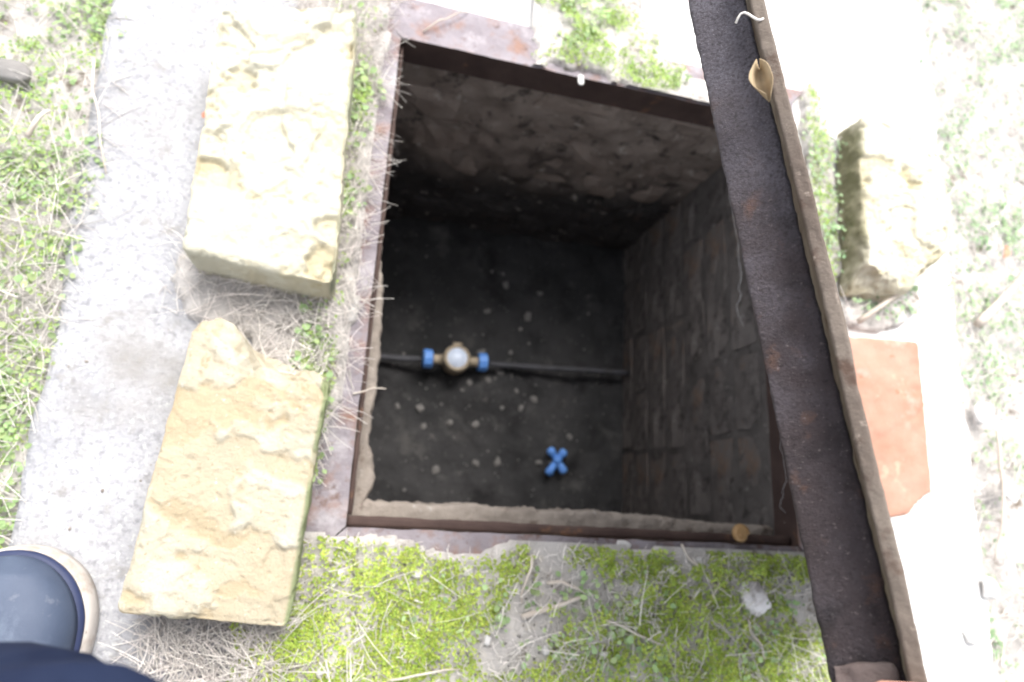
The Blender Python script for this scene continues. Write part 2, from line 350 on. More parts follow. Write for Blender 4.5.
# ------------------------------------------------------------------ steel frame set into the opening
fr = thing('manhole_surround', 'rusty lavender grey angle iron frame set round the pit opening', 'surround')
def angle_bar(p0, p1, inward, wid, seed):
    """angle section with mitred ends: flange on the ground, leg hanging into the pit"""
    p0, p1, inward = map(np.array, (p0, p1, inward)); t = (p1 - p0) / np.linalg.norm(p1 - p0); n = 60
    prof = [(-wid, -.005), (-wid, 0), (0, 0), (0, -.048), (-.005, -.048), (-.005, -.005)]      # (inward, z)
    V, F = [], []
    for i in range(n + 1):
        for a, z in prof:
            ext = -a                                                   # mitre: outer edge is longer
            q = p0 - t * ext + (p1 - p0 + 2 * t * ext) * (i / n) + inward * a; q = np.array((q[0], q[1], z)); V.append(q)
    k = len(prof)
    for i in range(n):
        for j in range(k): F.append((i * k + j, i * k + (j + 1) % k, (i + 1) * k + (j + 1) % k, (i + 1) * k + j))
    F += [(0, 5, 2, 1), (5, 4, 3, 2), (n * k + 0, n * k + 1, n * k + 2, n * k + 5), (n * k + 5, n * k + 2, n * k + 3, n * k + 4)]
    V = np.array(V); V += (np.stack([fbm(V, 50, seed + q, 3) for q in range(3)], 1) - .5) * [.003, .003, .002]
    o = mesh('side_bar', V, [f[::-1] for f in F], M['rusty_frame'], fr, smooth=False)
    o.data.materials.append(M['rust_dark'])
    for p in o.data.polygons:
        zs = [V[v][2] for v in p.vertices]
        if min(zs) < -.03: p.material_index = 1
    return o
g = .0008
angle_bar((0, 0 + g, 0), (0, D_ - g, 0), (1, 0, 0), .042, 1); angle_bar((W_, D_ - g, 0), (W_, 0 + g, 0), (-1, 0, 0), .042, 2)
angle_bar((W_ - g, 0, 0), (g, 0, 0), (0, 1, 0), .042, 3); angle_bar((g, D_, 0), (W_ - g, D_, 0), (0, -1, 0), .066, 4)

def rest(x0, x1, y0, y1, seed):
    V, n, F = rbox((x1 - x0) / 2, (y1 - y0) / 2, .003, .001, max(3, int((x1 - x0) / .006)), max(3, int((y1 - y0) / .006)), 2)
    V = V + [(x0 + x1) / 2, (y0 + y1) / 2, -.017]; V = V + n * ((fbm(V, 60, seed) - .5) * .003)[:, None]; V[:, 2] += (fbm(V, 20, seed + 1) - .5) * .003
    return mesh('lid_rest', V, F, M['rust_dark'], fr)
rest(.0005, W_ - .0005, .0005, .0125, 301); rest(.0005, .006, .0130, D_ - .001, 302)
# ------------------------------------------------------------------ stone blocks and brick on the collar
def block(name, px, ztop, hgt, m, seed, label, cat='stone block', r=.008, amp=.008, flake=.004, chips=(), n=(90, 150, 20), flk=(9, .5), algae=1, bites=(), grp=None):
    """px: the top corners (far left, far right, near right, near left) as seen in the photograph"""
    C = np.array([at(x, y, ztop) for x, y in px])[:, :2]
    hx = (np.linalg.norm(C[1] - C[0]) + np.linalg.norm(C[2] - C[3])) / 4; hy = (np.linalg.norm(C[1] - C[2]) + np.linalg.norm(C[0] - C[3])) / 4; hz = hgt / 2
    V, nn, F = rbox(hx, hy, hz, r, *n)
    S = V + seed * 1.37
    V = V + nn * ((fbm(S, 16, seed) - .5) * amp + (fbm(S, 60, seed + 5) - .5) * amp * .45)[:, None]
    f = fbm(S * [1, 1.3, .3], flk[0], seed + 9, 5); f = f + .10 * (fbm(S, 70, seed + 13, 3) - .5); lay = sstep(flk[1] - .02, flk[1] + .02, f)
    top = sstep(.3, .9, nn[:, 2]); V[:, 2] -= top * lay * flake
    f3 = fbm(S * [1, 1.2, .3], flk[0] * 2.4, seed + 41, 6); V[:, 2] -= top * (sstep(.53, .545, f3) + sstep(.61, .62, f3)) * flake * .35
    V = V - nn * (sstep(.66, .74, fbm(S, 120, seed + 47, 2)) * .0016)[:, None]
    f2 = fbm(S * [1.2, 1, .3], flk[0] * 1.3, seed + 19, 5); V[:, 2] -= top * sstep(.56, .575, f2) * flake * .7
    lay2 = lay.copy()
    for cn, cdist in chips:
        cn = np.array(cn, float); cn /= np.linalg.norm(cn)
        ex = V @ cn - cdist - (fbm(S, 26, seed + 29) - .5) * .034
        k = ex > 0; V[k] -= np.outer(ex[k], cn); lay2[k] = np.clip(.5 + (fbm(S[k], 40, seed) - .5) * 3, 0, 1)
    for bx, by, br, bd in bites:                           # a piece broken out of the top edge
        dd = np.hypot(V[:, 0] - bx, V[:, 1] - by * hy) / br + (fbm(S, 34, seed + 61) - .5) * .7; wb = sstep(1, .45, dd)
        V[:, 2] -= wb * bd * sstep(-hz, hz * .4, V[:, 2]); V[:, 1] -= wb * .010 * by; lay2 = lay2 * (1 - wb) + wb * np.clip(.2 + 1.6 * (fbm(S, 50, seed + 3) - .4), 0, 1)
    u, v = (V[:, 0] / hx + 1) / 2, (V[:, 1] / hy + 1) / 2
    P = ((1 - u) * v)[:, None] * C[0] + (u * v)[:, None] * C[1] + (u * (1 - v))[:, None] * C[2] + ((1 - u) * (1 - v))[:, None] * C[3]
    z = ztop - hz + V[:, 2]
    ctr = C.mean(0); loc = (ctr[0], ctr[1], ztop - hgt)
    o = mesh(name, np.column_stack((P - ctr, z - (ztop - hgt))), F, m, attr=np.clip(lay2 * .62 + .35 * sstep(.52, .55, f3) + .5 * (fbm(S, 30, seed + 31, 6) - .42), 0, 1))
    al = o.data.attributes.new('algae', 'FLOAT', 'POINT'); al.data.foreach_set('value', np.clip(sstep(.25, .8, nn[:, 0] * algae) * sstep(.30, .55, fbm(S, 18, seed + 51, 5)), 0, 1).astype(np.float32)); o.location = loc
    return tag(o, label, cat, grp)
block('limestone_block', [(219, 6), (359, 4), (333, 283), (181, 250)], .075, .080, M['limestone_pale'], 3,
      'whitish yellow limestone block at the upper left, nearly bleached white', amp=.009, flk=(7, .56), flake=.007, chips=[((-1, -1, .1), .205)], grp='limestone blocks round the pit')
block('limestone_block', [(196, 304), (331, 368), (287, 629), (113, 614)], .068, .073, M['limestone_tan'], 8,
      'tan and cream limestone block with broken far corner, near the shoe', amp=.009, flake=.003, flk=(8, .50), chips=[((.2, 1, 1.0), .104), ((.55, 1, .5), .128), ((-.9, 1, .3), .134)], bites=[(.016, 1, .050, .024)], grp='limestone blocks round the pit')
block('limestone_block', [(862, 112), (968, 140), (944, 296), (868, 286)], .055, .062, M['limestone_mossy'], 14,
      'weathered mossy limestone block standing beyond the raised lid', amp=.018, r=.010, flake=.007, flk=(8, .5), algae=-1, chips=[((-.3, -1, .9), .115), ((1, -1, .6), .10), ((1, .8, .6), .085)], grp='limestone blocks round the pit')
block('brick', [(826, 334), (921, 341), (936, 510), (838, 530)], .055, .060, M['brick_orange'], 23,
      'orange clay brick lying flat beyond the raised lid', 'brick', r=.006, amp=.005, flake=.0015, algae=0, chips=[((.8, -1, .15), .118)], n=(30, 60, 12))

# ------------------------------------------------------------------ water meter, pipes and handle on the pit floor
mz = FLOOR + .045
mc = at(458, 357, mz + .03); mr = .029
wm = thing('water_meter', 'small brass water meter with pale round dial and blue couplings in the pit', 'water meter', (mc[0], mc[1], FLOOR))
pdir = at(486, 358, mz) - at(429, 354, mz); pdir /= np.linalg.norm(pdir); rz = Matrix.Rotation(math.atan2(pdir[1], pdir[0]), 4, 'Z')
def wmpart(name, V, F, m, parent=None, smooth=True):
    V = np.asarray(V); o = mesh(name, V, F, m, smooth=smooth); o.parent = parent or wm
    if parent is None: o.matrix_local = Matrix.Translation((0, 0, .045)) @ rz
    return o
V, F = lathe([(.012, -.03), (.024, -.026), (mr, -.015), (mr, .018), (mr - .002, .024), (mr - .007, .026), (mr - .008, .021)], 28); body = wmpart('meter_body', V, F, M['brass'])
V, F = lathe([(mr - .008, .0205), (mr - .0085, .0235), (.001, .0245)], 28); wmpart('dial', V, F, M['dial'], body)
V, _n, F = rbox(.010, .003, .002, .001, 2, 2, 2); hinge = wmpart('lid_hinge', V + [0, mr + .001, .02], F, M['brass'], body)
for sg in (-1, 1):
    V, F = tube([(sg * .022, 0, -.004), (sg * .040, 0, -.004), (sg * .048, 0, -.004)], [.011, .010, .012], 14); wmpart('connector', V, F, M['brass'])
    V, F = tube([(sg * .048, 0, -.004), (sg * .050, 0, -.004), (sg * .066, 0, -.004), (sg * .068, 0, -.004)], [.017, .020, .020, .016], 10); wmpart('coupling', V, F, M['blue_plastic'], smooth=False)
p3 = np.array((*pdir[:2], 0))
for x0, x1, lab in ((-.0685, -.27, 'dark grey water pipe running from meter to left pit wall'), (.0685, .40, 'grey water pipe running from meter to right pit wall')):
    c0 = np.array((mc[0], mc[1], FLOOR + .032)); P = [c0 + p3 * (x0 + (x1 - x0) * k / 12) + np.array((0, 0, -.004 * math.sin(k * .5))) for k in range(13)]
    P = [p for p in P if -.02 < p[0] < .60]
    V, F = tube(P, .0062, 12); tag(mesh('water_pipe', V, F, M['pipe_grey']), lab, 'pipe')
hc = at(557, 460, FLOOR + .02)
hd = thing('valve_handle', 'blue plastic cross shaped valve handle lying on the pit floor', 'valve handle', tuple(hc))
V, F = lathe([(.008, -.006), (.010, -.004), (.010, .006), (.007, .009)], 14); mesh('hub', V, F, M['blue_plastic'], hd)
for a, ln in ((50, .026), (128, .028), (238, .036), (305, .030)):
    a = math.radians(a); d = np.array((math.cos(a), math.sin(a), 0))
    V, F = tube([d * .006, d * ln * .6, d * (ln - .004), d * (ln + .002)], [.0065, .0085, .0100, .006], 8); mesh('arm', V * [1, 1, .8], F, M['blue_plastic'], hd)

def rock_mesh(rx, ry, rz_, seed, n=4, amp=.35, rd=.55):
    V, nn, F = rbox(1, 1, 1, rd, n, n, n); V = V * (1 + amp * (fbm(V + seed * 3.7, 1.1, seed, 3) - .5) * 2)[:, None]
    return V * [rx, ry, rz_], F
rr = random.Random(5)
pm = []
for k in range(8):
    V, F = rock_mesh(1, 1, .6, 300 + k, 3, .8); me = bpy.data.meshes.new('pebble'); me.from_pydata(V.tolist(), [], F.tolist()); me.materials.append(M['pebble']); pm.append(me)
for k in range(70):
    x, y = rr.uniform(.03, .55), rr.uniform(.03, .6)
    if rr.random() < .55: x, y = rr.gauss(.26, .12), rr.gauss(.30, .10)
    if not (.0 < x < .56 and .0 < y < .62): continue
    z = float(floor_z(np.array([[x, y, 0]]))[0]); s = .0014 + .0062 * rr.random() ** 2.2
    o = bpy.data.objects.new('pebble', rr.choice(pm)); COL.objects.link(o); o.location = (x, y, z + s * .2); o.scale = (s * rr.uniform(.8, 1.4), s, s); o.rotation_euler = (0, 0, rr.uniform(0, 6.3))
    tag(o, 'small pale pebble scattered on the dark pit floor', 'pebble', 'pebbles on the pit floor')

# ------------------------------------------------------------------ the raised lid
E0, E1 = at(834, 700, .455), at(684.5, -10, .455)            # the outer edge of its skirt
U = (E1 - E0) / np.linalg.norm(E1 - E0)
mid = at(800, 380, .465); Vd = mid - CAM; Vd -= U * (Vd @ U); Vd /= np.linalg.norm(Vd)
Wd = np.cross(U, Vd); Wd = Wd if Wd[0] < 0 else -Wd          # towards the underside
SK, LIP, LEN = .0325, .0105, .70
O0 = E0 - U * .075 - Wd * SK                                # plate underside, free edge, near corner
lid = thing('manhole_cover', 'raised rusty steel lid held up on edge at the right of the pit', 'cover', tuple(O0 + Vd * .58))
LB = Matrix((U, Vd, Wd)).transposed().to_4x4(); 
def lidpart(name, V, F, m, smooth=True, parent=None, attr=None):
    V = np.asarray(V); P = O0 + V[:, :1] * U + V[:, 1:2] * Vd + V[:, 2:3] * Wd - np.array(lid.location)
    return mesh(name, P, F, m, parent or lid, smooth, attr)
TH = .0048; PL = .565
V, n, F = rbox(LEN / 2, PL / 2, TH / 2, .002, 160, 40, 3); V += [LEN / 2, PL / 2, -TH / 2 - .0035]
e = sstep(.04, 0, V[:, 1]); V[:, 2] += e * ((fbm(V * [1, 0, 0], 7, 5) - .5) * .006 + (fbm(V * [1, 0, 0], 60, 6) - .5) * .0018); V[:, 1] += e * (fbm(V * [1, 0, 0], 40, 8) - .5) * .0022
pl = lidpart('plate', V, F, M['lid_plate'])
V, n, F = rbox(LEN / 2, .007, .0036, .0009, 300, 6, 6); V += [LEN / 2, .0025, -.004]
V = V + n * ((fbm(V, 160, 15, 5) - .5) * .0022)[:, None]; V[:, 2] += (fbm(V * [1, 0, 0], 7, 5) - .5) * .005
lidpart('rolled_edge', V, F, M['lid_plate'], parent=pl)
def skirt(c, h):
    n_ = [max(3, int(q * 2 / .002)) if q > .01 else 3 for q in h]; n_ = [min(q, 340) for q in n_]
    V, n, F = rbox(*h, .0018, *n_); V = V + c; V = V + n * ((fbm(V, 120, 45) - .5) * .0016 + (fbm(V, 20, 47) - .5) * .0022 + (fbm(V, 330, 49, 2) - .5) * .0011)[:, None]
    return lidpart('skirt', V, F, M['lid_skirt'], attr=np.clip(sstep(.52, .18, V[:, 0] + .35 * (fbm(V, 28, 77, 5) - .5)) * .95 + .5 * (fbm(V, 70, 78) - .55), 0, 1))
s0 = .013
skirt((LEN / 2, s0, SK / 2 + .0), (LEN / 2 - .012, .0025, SK / 2))
skirt((LEN / 2, PL - s0, SK / 2), (LEN / 2 - .012, .0025, SK / 2))
skirt((.0145, PL / 2, SK / 2 - .001), (.0025, PL / 2 - s0 - .004, SK / 2 - .001)); skirt((LEN - .0145, PL / 2, SK / 2 - .001), (.0025, PL / 2 - s0 - .004, SK / 2 - .001))
V, n, F = rbox(.026, .0012, SK / 2 - .003, .001, 30, 3, 20); V += [.062, s0 - .0036, SK / 2 + .001]; V = V + n * ((fbm(V, 70, 3) - .5) * .006)[:, None]
lidpart('weld_patch', V, F, M['lid_weld'])
for us in (.2, .5):
    V, n, F = rbox(.0025, PL / 2 - .03, .010, .001, 3, 30, 4); lidpart('stiffener', V + [us, PL / 2, .009], F, M['lid_skirt'])

# ------------------------------------------------------------------ person: shoe, trouser leg and hand
pe = thing('person', 'person in a navy shoe and dark blue trousers crouching with a hand on the lid', 'person', (-.285, -.17, 0))
def ppart(name, V, F, m, parent=None, smooth=True, sub=0):
    V = np.asarray(V, float) - np.array(pe.location)
    o = mesh(name, V, F, m, smooth=smooth); o.parent = parent or pe
    if sub: mo = o.modifiers.new('sub', 'SUBSURF'); mo.levels = mo.render_levels = sub
    return o
SX, SY0, SL = -.287, -.330, .296                                  # heel, length; toe towards +Y
_tx = np.linspace(0, 1, 401); _hw = np.interp(_tx, [0, .10, .25, .45, .62, .72, .80, 1.0], [.034, .036, .038, .041, .051, .056, .057, .054])
for _ in range(60): _hw[1:-1] = (_hw[:-2] + 2 * _hw[1:-1] + _hw[2:]) / 4
_hw = _hw * (1 - np.clip((_tx - .76) / .24, 0, 1) ** 2.3) ** .5 * (1 - np.clip((.10 - _tx) / .10, 0, 1) ** 2.2) ** .5 + .0008
def halfw(t): return np.interp(t, _tx, _hw)
def cen(t): return SX + .012 * math.sin(t * PI * .9) - .006
def loft(rings):
    n, k = len(rings), len(rings[0]); V = [p for r_ in rings for p in r_]; F = []
    for i in range(n - 1):
        for j in range(k): F.append((i * k + j, i * k + (j + 1) % k, (i + 1) * k + (j + 1) % k, (i + 1) * k + j))
    F.append(tuple(range(k))[::-1]); F.append(tuple(range((n - 1) * k, n * k))); return V, F
ts = [(.5 - .5 * math.cos(PI * k / 90)) for k in range(91)]
def outline(grow, z):
    L_, R_ = [], []
    for t in ts:
        hw = float(halfw(t)) + grow * min(1, 3 * t + .3) * min(1, max(0, (1 - t) * 14)) ** .5; y = SY0 + SL * (.5 + (t - .5) * (1 + grow * 6))
        R_.append((cen(t) + hw, y, z)); L_.append((cen(t) - hw, y, z))
    return R_ + L_[::-1]
bz = -.004
V, F = loft([outline(.001, bz), outline(.006, bz + .004), outline(.006, bz + .012), outline(.0055, bz + .022), outline(.002, bz + .028), outline(-.004, bz + .029)])
sole = ppart('sole', V, F, M['shoe_sole'])
V, F = loft([outline(.002, bz + .0265), outline(.0025, bz + .033), outline(-.002, bz + .035)]); ppart('trim', V, F, M['shoe_trim'])
def upper_ring(t):
    hw = float(halfw(t)) * .985; H = float(np.interp(t, [0, .04, .2, .42, .55, .7, .85, .95, 1], [.03, .075, .095, .088, .070, .050, .042, .032, .012])); y = SY0 + SL * (.5 + (t - .5) * .985)
    out = []
    for k in range(15):
        a = PI * k / 14; c, s = math.cos(a), math.sin(a)
        out.append((cen(t) + hw * math.copysign(abs(c) ** .75, c), y, bz + .031 + H * (s ** .8)))
    return out
V, F = loft([upper_ring(t) for t in ts[1:-1]]); ppart('shoe_upper', V, F, M['shoe_upper'])
# trouser leg: ankle, shin, knee, thigh, as one cloth tube
key = np.array([(-.285, -.262, .075), (-.275, -.250, .16), (-.235, -.215, .28), (-.168, -.130, .40), (-.098, -.094, .490), (-.080, -.104, .562), (-.165, -.22, .580), (-.225, -.40, .595), (-.255, -.56, .64)])
kr = np.array([.058, .060, .066, .070, .070, .074, .082, .094, .105])
tt = np.linspace(0, len(key) - 1, 60); path = np.stack([np.interp(tt, range(len(key)), key[:, q]) for q in range(3)], 1)
for _ in range(5): path[1:-1] = (path[:-2] + 2 * path[1:-1] + path[2:]) / 4
V, F = tube(path, np.interp(tt, range(len(key)), kr), 36)
cen_ = np.repeat(path, 36, 0); nn = V - cen_; nn /= np.linalg.norm(nn, axis=1, keepdims=True)
V = V + nn * ((fbm(V * [1, 1, 2.2], 16, 5) - .5) * .022 + (fbm(V * [1, 1, 3], 40, 9) - .5) * .006)[:, None]
ppart('trouser_leg', V, F, M['denim'])
# hand gripping the free edge of the lid, fingers over the rolled edge
def L2W(u, v, w_): return O0 + u * U + v * Vd + w_ * Wd
def skin_mesh(name, pts, edges, rads, m, root=0, sub=2):
    me = bpy.data.meshes.new(name); me.from_pydata([tuple(np.asarray(p) - np.array(pe.location)) for p in pts], edges, []); o = bpy.data.objects.new(name, me); COL.objects.link(o); o.parent = pe
    sk = o.modifiers.new('skin', 'SKIN'); sk.use_smooth_shade = True; sk.branch_smoothing = .6
    for k, r_ in enumerate(rads): me.skin_vertices[0].data[k].radius = (r_, r_) if not isinstance(r_, tuple) else r_
    me.skin_vertices[0].data[root].use_root = True
    s_ = o.modifiers.new('sub', 'SUBSURF'); s_.levels = s_.render_levels = sub; me.materials.append(m); return o
FU = [.0785, .036, .017, -.002]                                      # place of each finger along the edge (index first)
wrist = L2W(-.065, .10, -.115); fore = L2W(-.15, .06, -.30)
pts = [fore, wrist, L2W(-.008, .075, -.055)]; edg = [(0, 1), (1, 2)]; rad = [.036, (.022, .030), (.020, .030)]
for k, fu in enumerate(FU):
    ln = (1, 1.08, 1.0, .8)[k]; b = len(pts)
    kb = .022 if k == 0 else 0
    pts += [L2W(fu - kb, .050, -.036), L2W(fu + .001 - kb, .004, -.026 + kb * .2), L2W(fu + .001, -.0125, -.006 + .002 * k), L2W(fu, -.010, .008 * ln), L2W(fu, .0005, .015 * ln)]
    rad += [.0105, .0098, .0088, .0082, .0070]; edg += [(2, b), (b, b + 1), (b + 1, b + 2), (b + 2, b + 3), (b + 3, b + 4)]
b = len(pts)
pts += [L2W(.005, .098, -.050), L2W(.025, .100, -.034), L2W(.040, .098, -.022), L2W(.046, .090, -.0195)]; rad += [.0135, .0115, .0098, .0075]; edg += [(1, b), (b, b + 1), (b + 1, b + 2), (b + 2, b + 3)]
hand = skin_mesh('hand', pts, edg, rad, M['skin'], 1)
V, F = tube([L2W(-.085, .08, -.205), L2W(-.10, .073, -.24), L2W(-.16, .05, -.36), L2W(-.25, .0, -.52)], [.046, .048, .054, .060], 20); ppart('sleeve', V, F, M['denim'])

# ------------------------------------------------------------------ soil drifted over the near side of the collar and by the frame
def inside_blob(P, c, rx, ry, rot, seed, rough=.35):
    d = P[:, :2] - np.array(c)[:2]; ca, sa = math.cos(rot), math.sin(rot)
    q = np.stack(((d[:, 0] * ca + d[:, 1] * sa) / rx, (-d[:, 0] * sa + d[:, 1] * ca) / ry), 1)
    return 1 - np.linalg.norm(q, axis=1) + rough * 2 * (fbm(np.column_stack((P[:, :2], P[:, 0] * 0)), 22, seed) - .5)
def drift(name, x0, x1, y0, y1, f, hgt, seed, m, st=.006):
    def zf(V): return -.03 + np.clip(sstep(0, .16, f(V)), 0, 1) * (.03 + hgt * (.5 + .9 * fbm(V * [1, 1, 0], 26, seed) - .45))
    V, F = grid_sheet(np.arange(x0, x1, st), np.arange(y0, y1, st), zf)
    F = F[(V[F][:, :, 2].max(1) > -.02)]
    return tag(mesh(name, V, F, m), kind='structure'), zf
def near_f(P): return np.minimum((.006 - P[:, 1]) / .040, 1.0) - .55 * np.exp(-((P[:, 0] - .13) / .055) ** 2) * sstep(-.060, -.045, P[:, 1]) * 1.0 + .9 * (fbm(P * [1, 1, 0], 20, 91) - .55) - sstep(.57, .66, P[:, 0]) * 1.3 - sstep(-.06, -.13, P[:, 0]) * 1.6
so, zn = drift('soil_near', -.16, .72, -.36, -.004, near_f, .016, 92, M['litter'])
def left_f(P):
    t = sstep(-.155, -.10, P[:, 0]) * sstep(-.004, -.030, P[:, 0] + .022 * sstep(.16, .08, P[:, 1])) * sstep(.02, .06, P[:, 1]) * sstep(.75, .66, P[:, 1]); g2 = inside_blob(P, (-.14, .27), .10, .075, 0, 95)
    return np.maximum(t * 1.1 - .35 + .9 * (fbm(P * [1, 1, 0], 24, 97) - .5), g2)
sl, zl = drift('soil_left', -.26, .0, -.02, .76, left_f, .010, 93, M['litter'])
fc = at(600, 40)
def far_f(P): return np.maximum(inside_blob(P, at(592, 28), .120, .115, .15, 98, .45), inside_blob(P, at(668, 84), .11, .045, -.02, 99, .4))
sf, zfar = drift('soil_far', .18, .62, .636, .92, far_f, .012, 94, M['litter'])
def right_f(P): return np.maximum(inside_blob(P, at(822, 190), .030, .20, .02, 101, .4), inside_blob(P, at(880, 305), .09, .04, .5, 102, .4))
sr, zr = drift('soil_right', .58, .90, .28, .90, right_f, .010, 103, M['litter'])

# ------------------------------------------------------------------ ground cover (nobody could count it)
def scatter(n, x0, x1, y0, y1, dens, seed):
    r = np.random.default_rng(seed); P = np.column_stack((r.uniform(x0, x1, n), r.uniform(y0, y1, n), np.zeros(n)))
    return P[dens(P) > r.random(n)], r
def leaf_mesh(P, az, tilt, ln, wd, bend=.35):
    """an oval pointed leaf of six corners at each point"""
    n = len(P); c, s = np.cos(az), np.sin(az); ct, st = np.cos(tilt), np.sin(tilt)
    out = np.stack((c * ct, s * ct, st), 1); side = np.stack((-s, c, 0 * s), 1); up = np.cross(out, side)
    prof = [(0, 0, 0), (.30, .42, .06), (.70, .45, 0), (1, 0, -bend * .4), (.70, -.45, 0), (.30, -.42, .06)]
    V = np.stack([P + out * (a * ln)[:, None] + side * (b_ * wd)[:, None] + up * (h * ln)[:, None] for a, b_, h in prof], 1).reshape(-1, 3)
    i = np.arange(n)[:, None] * 6
    F = np.concatenate((i + [0, 1, 2, 3], i + [0, 3, 4, 5]), 0); return V, F
def moss(name, n, box, dens, zf, seed, m, label, size=.0032):
    P, r = scatter(n, *box, dens, seed); P[:, 2] = zf(P)
    mound = sstep(.35, .75, fbm(P * [1, 1, 0], 34, seed + 1, 3)); P[:, 2] += .010 * mound - .001 + .004 * fbm(P * [1, 1, 0], 120, seed + 7, 2)
    k = 4; Q = np.repeat(P, k, 0); N_ = len(Q); az = r.uniform(0, 2 * PI, N_); tl = r.uniform(.25, 1.35, N_)
    ln = size * r.uniform(.6, 1.25, N_); V, F = leaf_mesh(Q, az, tl, ln, ln * .55)
    return tag(mesh(name, V, F, m, smooth=False), label, 'moss', None, 'stuff')
def d_near(P): return sstep(.34, .49, fbm(P * [1, 1, 0], 17, 111, 5)) * (.30 + .70 * sstep(.40, .56, fbm(P * [1, 1, 0], 44, 117, 3))) * sstep(.05, .5, near_f(P)) * sstep(-.345, -.30, P[:, 1])
moss('moss', 62000, (-.14, .66, -.34, -.010), d_near, zn, 1, M['moss'], 'bright yellow green moss cushions on the near side of the pit')
def d_far(P): return sstep(.46, .58, fbm(P * [1, 1, 0], 20, 113, 4)) * sstep(.05, .5, far_f(P))
moss('moss', 15000, (.18, .62, .637, .90), d_far, zfar, 2, M['moss_dark'], 'green moss patch on the far side of the pit')
def d_left(P): return (sstep(.5, .6, fbm(P * [1, 1, 0], 16, 115, 3)) * .8 + .1) * sstep(-.075, -.06, P[:, 0] + .03 * (P[:, 1] - .1)) * sstep(-.028, -.036, P[:, 0])
moss('moss', 9000, (-.10, -.02, -.10, .66), d_left, lambda P: zl(P) + .002, 3, M['moss_dark'], 'thin moss strip between the limestone blocks and the frame')
def d_right(P): return sstep(-.05, .25, inside_blob(P, at(818, 190), .022, .19, .02, 101, .3))
moss('moss', 9000, (.55, .76, .3, .95), d_right, zr, 4, M['moss_dark'], 'pale green moss strip beside the mossy block beyond the lid')

moss('moss', 17000, (-.75, AX0 + .01, -.15, 1.0), lambda P: sstep(.46, .60, fbm(P * [1, 1, 0], 12, 119, 5)), lambda P: ground_z(P) + .002, 14, M['moss_dark'], 'fine pale moss in the litter left of the concrete')
def weeds(name, n, box, dens, zf, seed, m, label, cat, size=(.0035, .0085), k=8):
    P, r = scatter(n, *box, dens, seed); P[:, 2] = zf(P)
    Q = np.repeat(P, k, 0); N_ = len(Q); spread = np.repeat(r.uniform(.006, .020, len(P)), k)
    az = r.uniform(0, 2 * PI, N_); rad = spread * np.sqrt(r.random(N_)); Q[:, :2] += np.stack((np.cos(az) * rad, np.sin(az) * rad), 1); Q[:, 2] += r.uniform(.002, .022, N_) * (1 - .5 * rad / spread)
    tl = r.uniform(-.15, .55, N_); ln = r.uniform(*size, N_) * np.repeat(r.uniform(.7, 1.25, len(P)), k); V, F = leaf_mesh(Q, az + r.normal(0, .5, N_), tl, ln, ln * r.uniform(.55, .95, N_))
    return tag(mesh(name, V, F, m, smooth=False), label, cat, None, 'stuff')
def clump(P, a, b_, s, sd): v = fbm(P * [1, 1, 0], s, sd, 4); return sstep(a, b_, v) if a < b_ else 1 - sstep(b_, a, v)
weeds('weeds', 12500, (-.9, AX0 + .015, -.4, 1.2), lambda P: clump(P, .40, .62, 14, 121) * .55 + .10, lambda P: ground_z(P), 5, M['weed'], 'low green chickweed in dry litter left of the concrete', 'weeds')
weeds('weeds', 16000, (AX1 - .02, 2.0, -.6, 1.9), lambda P: clump(P, .38, .62, 13, 123) * .50 + .10, lambda P: ground_z(P), 6, M['weed_blue'], 'low pale green weeds in the grass right of the concrete', 'weeds', k=7)
weeds('weeds', 420, (.18, .62, .66, .90), lambda P: clump(P, .42, .6, 16, 125) * sstep(.2, .6, far_f(P)), zfar, 7, M['weed'], 'tiny leafy weeds in the far moss patch', 'weeds', (.004, .009), 6)
weeds('weeds', 260, (-.09, -.03, .05, .66), lambda P: d_left(P), zl, 8, M['weed'], 'small leafy weeds along the left frame', 'weeds', (.005, .010), 6)
weeds('weeds', 260, (.60, .80, .33, .9), lambda P: sstep(0, .3, right_f(P)), zr, 12, M['weed_blue'], 'small leafy weeds around the mossy block', 'weeds', (.005, .010), 6)
weeds('weeds', 700, (.0, .66, -.34, -.04), lambda P: clump(P, .50, .62, 12, 127) * .5, zn, 13, M['weed'], 'sparse leafy weeds between the near moss cushions', 'weeds', (.004, .009), 5)

def straws(name, n, box, dens, zf, seed, m, label, ln=(.02, .06), th=(.00025, .00065), pile=.008, az0=None):
    P, r = scatter(n, *box, dens, seed); n = len(P); az = r.uniform(0, 2 * PI, n) if az0 is None else r.normal(az0, .7, n); L_ = r.uniform(*ln, n); cv = r.normal(0, .5, n); T_ = r.uniform(*th, n)
    lift = r.uniform(0, pile, n); tl = r.normal(.0, .10, n); S = 5; pts = []
    cur = P.copy(); a = az.copy()
    z0 = zf(P) + .002 + lift
    for q in range(S):
        pts.append(np.column_stack((cur[:, :2], np.maximum(zf(cur) + .001, z0 + tl * L_ * q / S))))
        cur = cur + np.stack((np.cos(a), np.sin(a), 0 * a), 1) * (L_ / (S - 1))[:, None]; a = a + cv / S
    V = []
    for q in range(S):
        t_ = T_ * (1 - .5 * q / S); sd = np.stack((-np.sin(az), np.cos(az), 0 * az), 1)
        V += [pts[q] + sd * t_[:, None], pts[q] - sd * t_[:, None], pts[q] + np.array((0, 0, 1)) * (t_ * 1.6)[:, None]]
    V = np.stack(V, 1).reshape(-1, 3); i = np.arange(n)[:, None] * (S * 3); F = []
    for q in range(S - 1):
        for a_, b_ in ((0, 2), (2, 1), (1, 0)): F.append(i + [q * 3 + a_, q * 3 + b_, q * 3 + 3 + b_, q * 3 + 3 + a_])
    return tag(mesh(name, V, np.concatenate(F, 0), m, smooth=False), label, 'dry grass', None, 'stuff')
gz = lambda P: ground_z(P) + .003
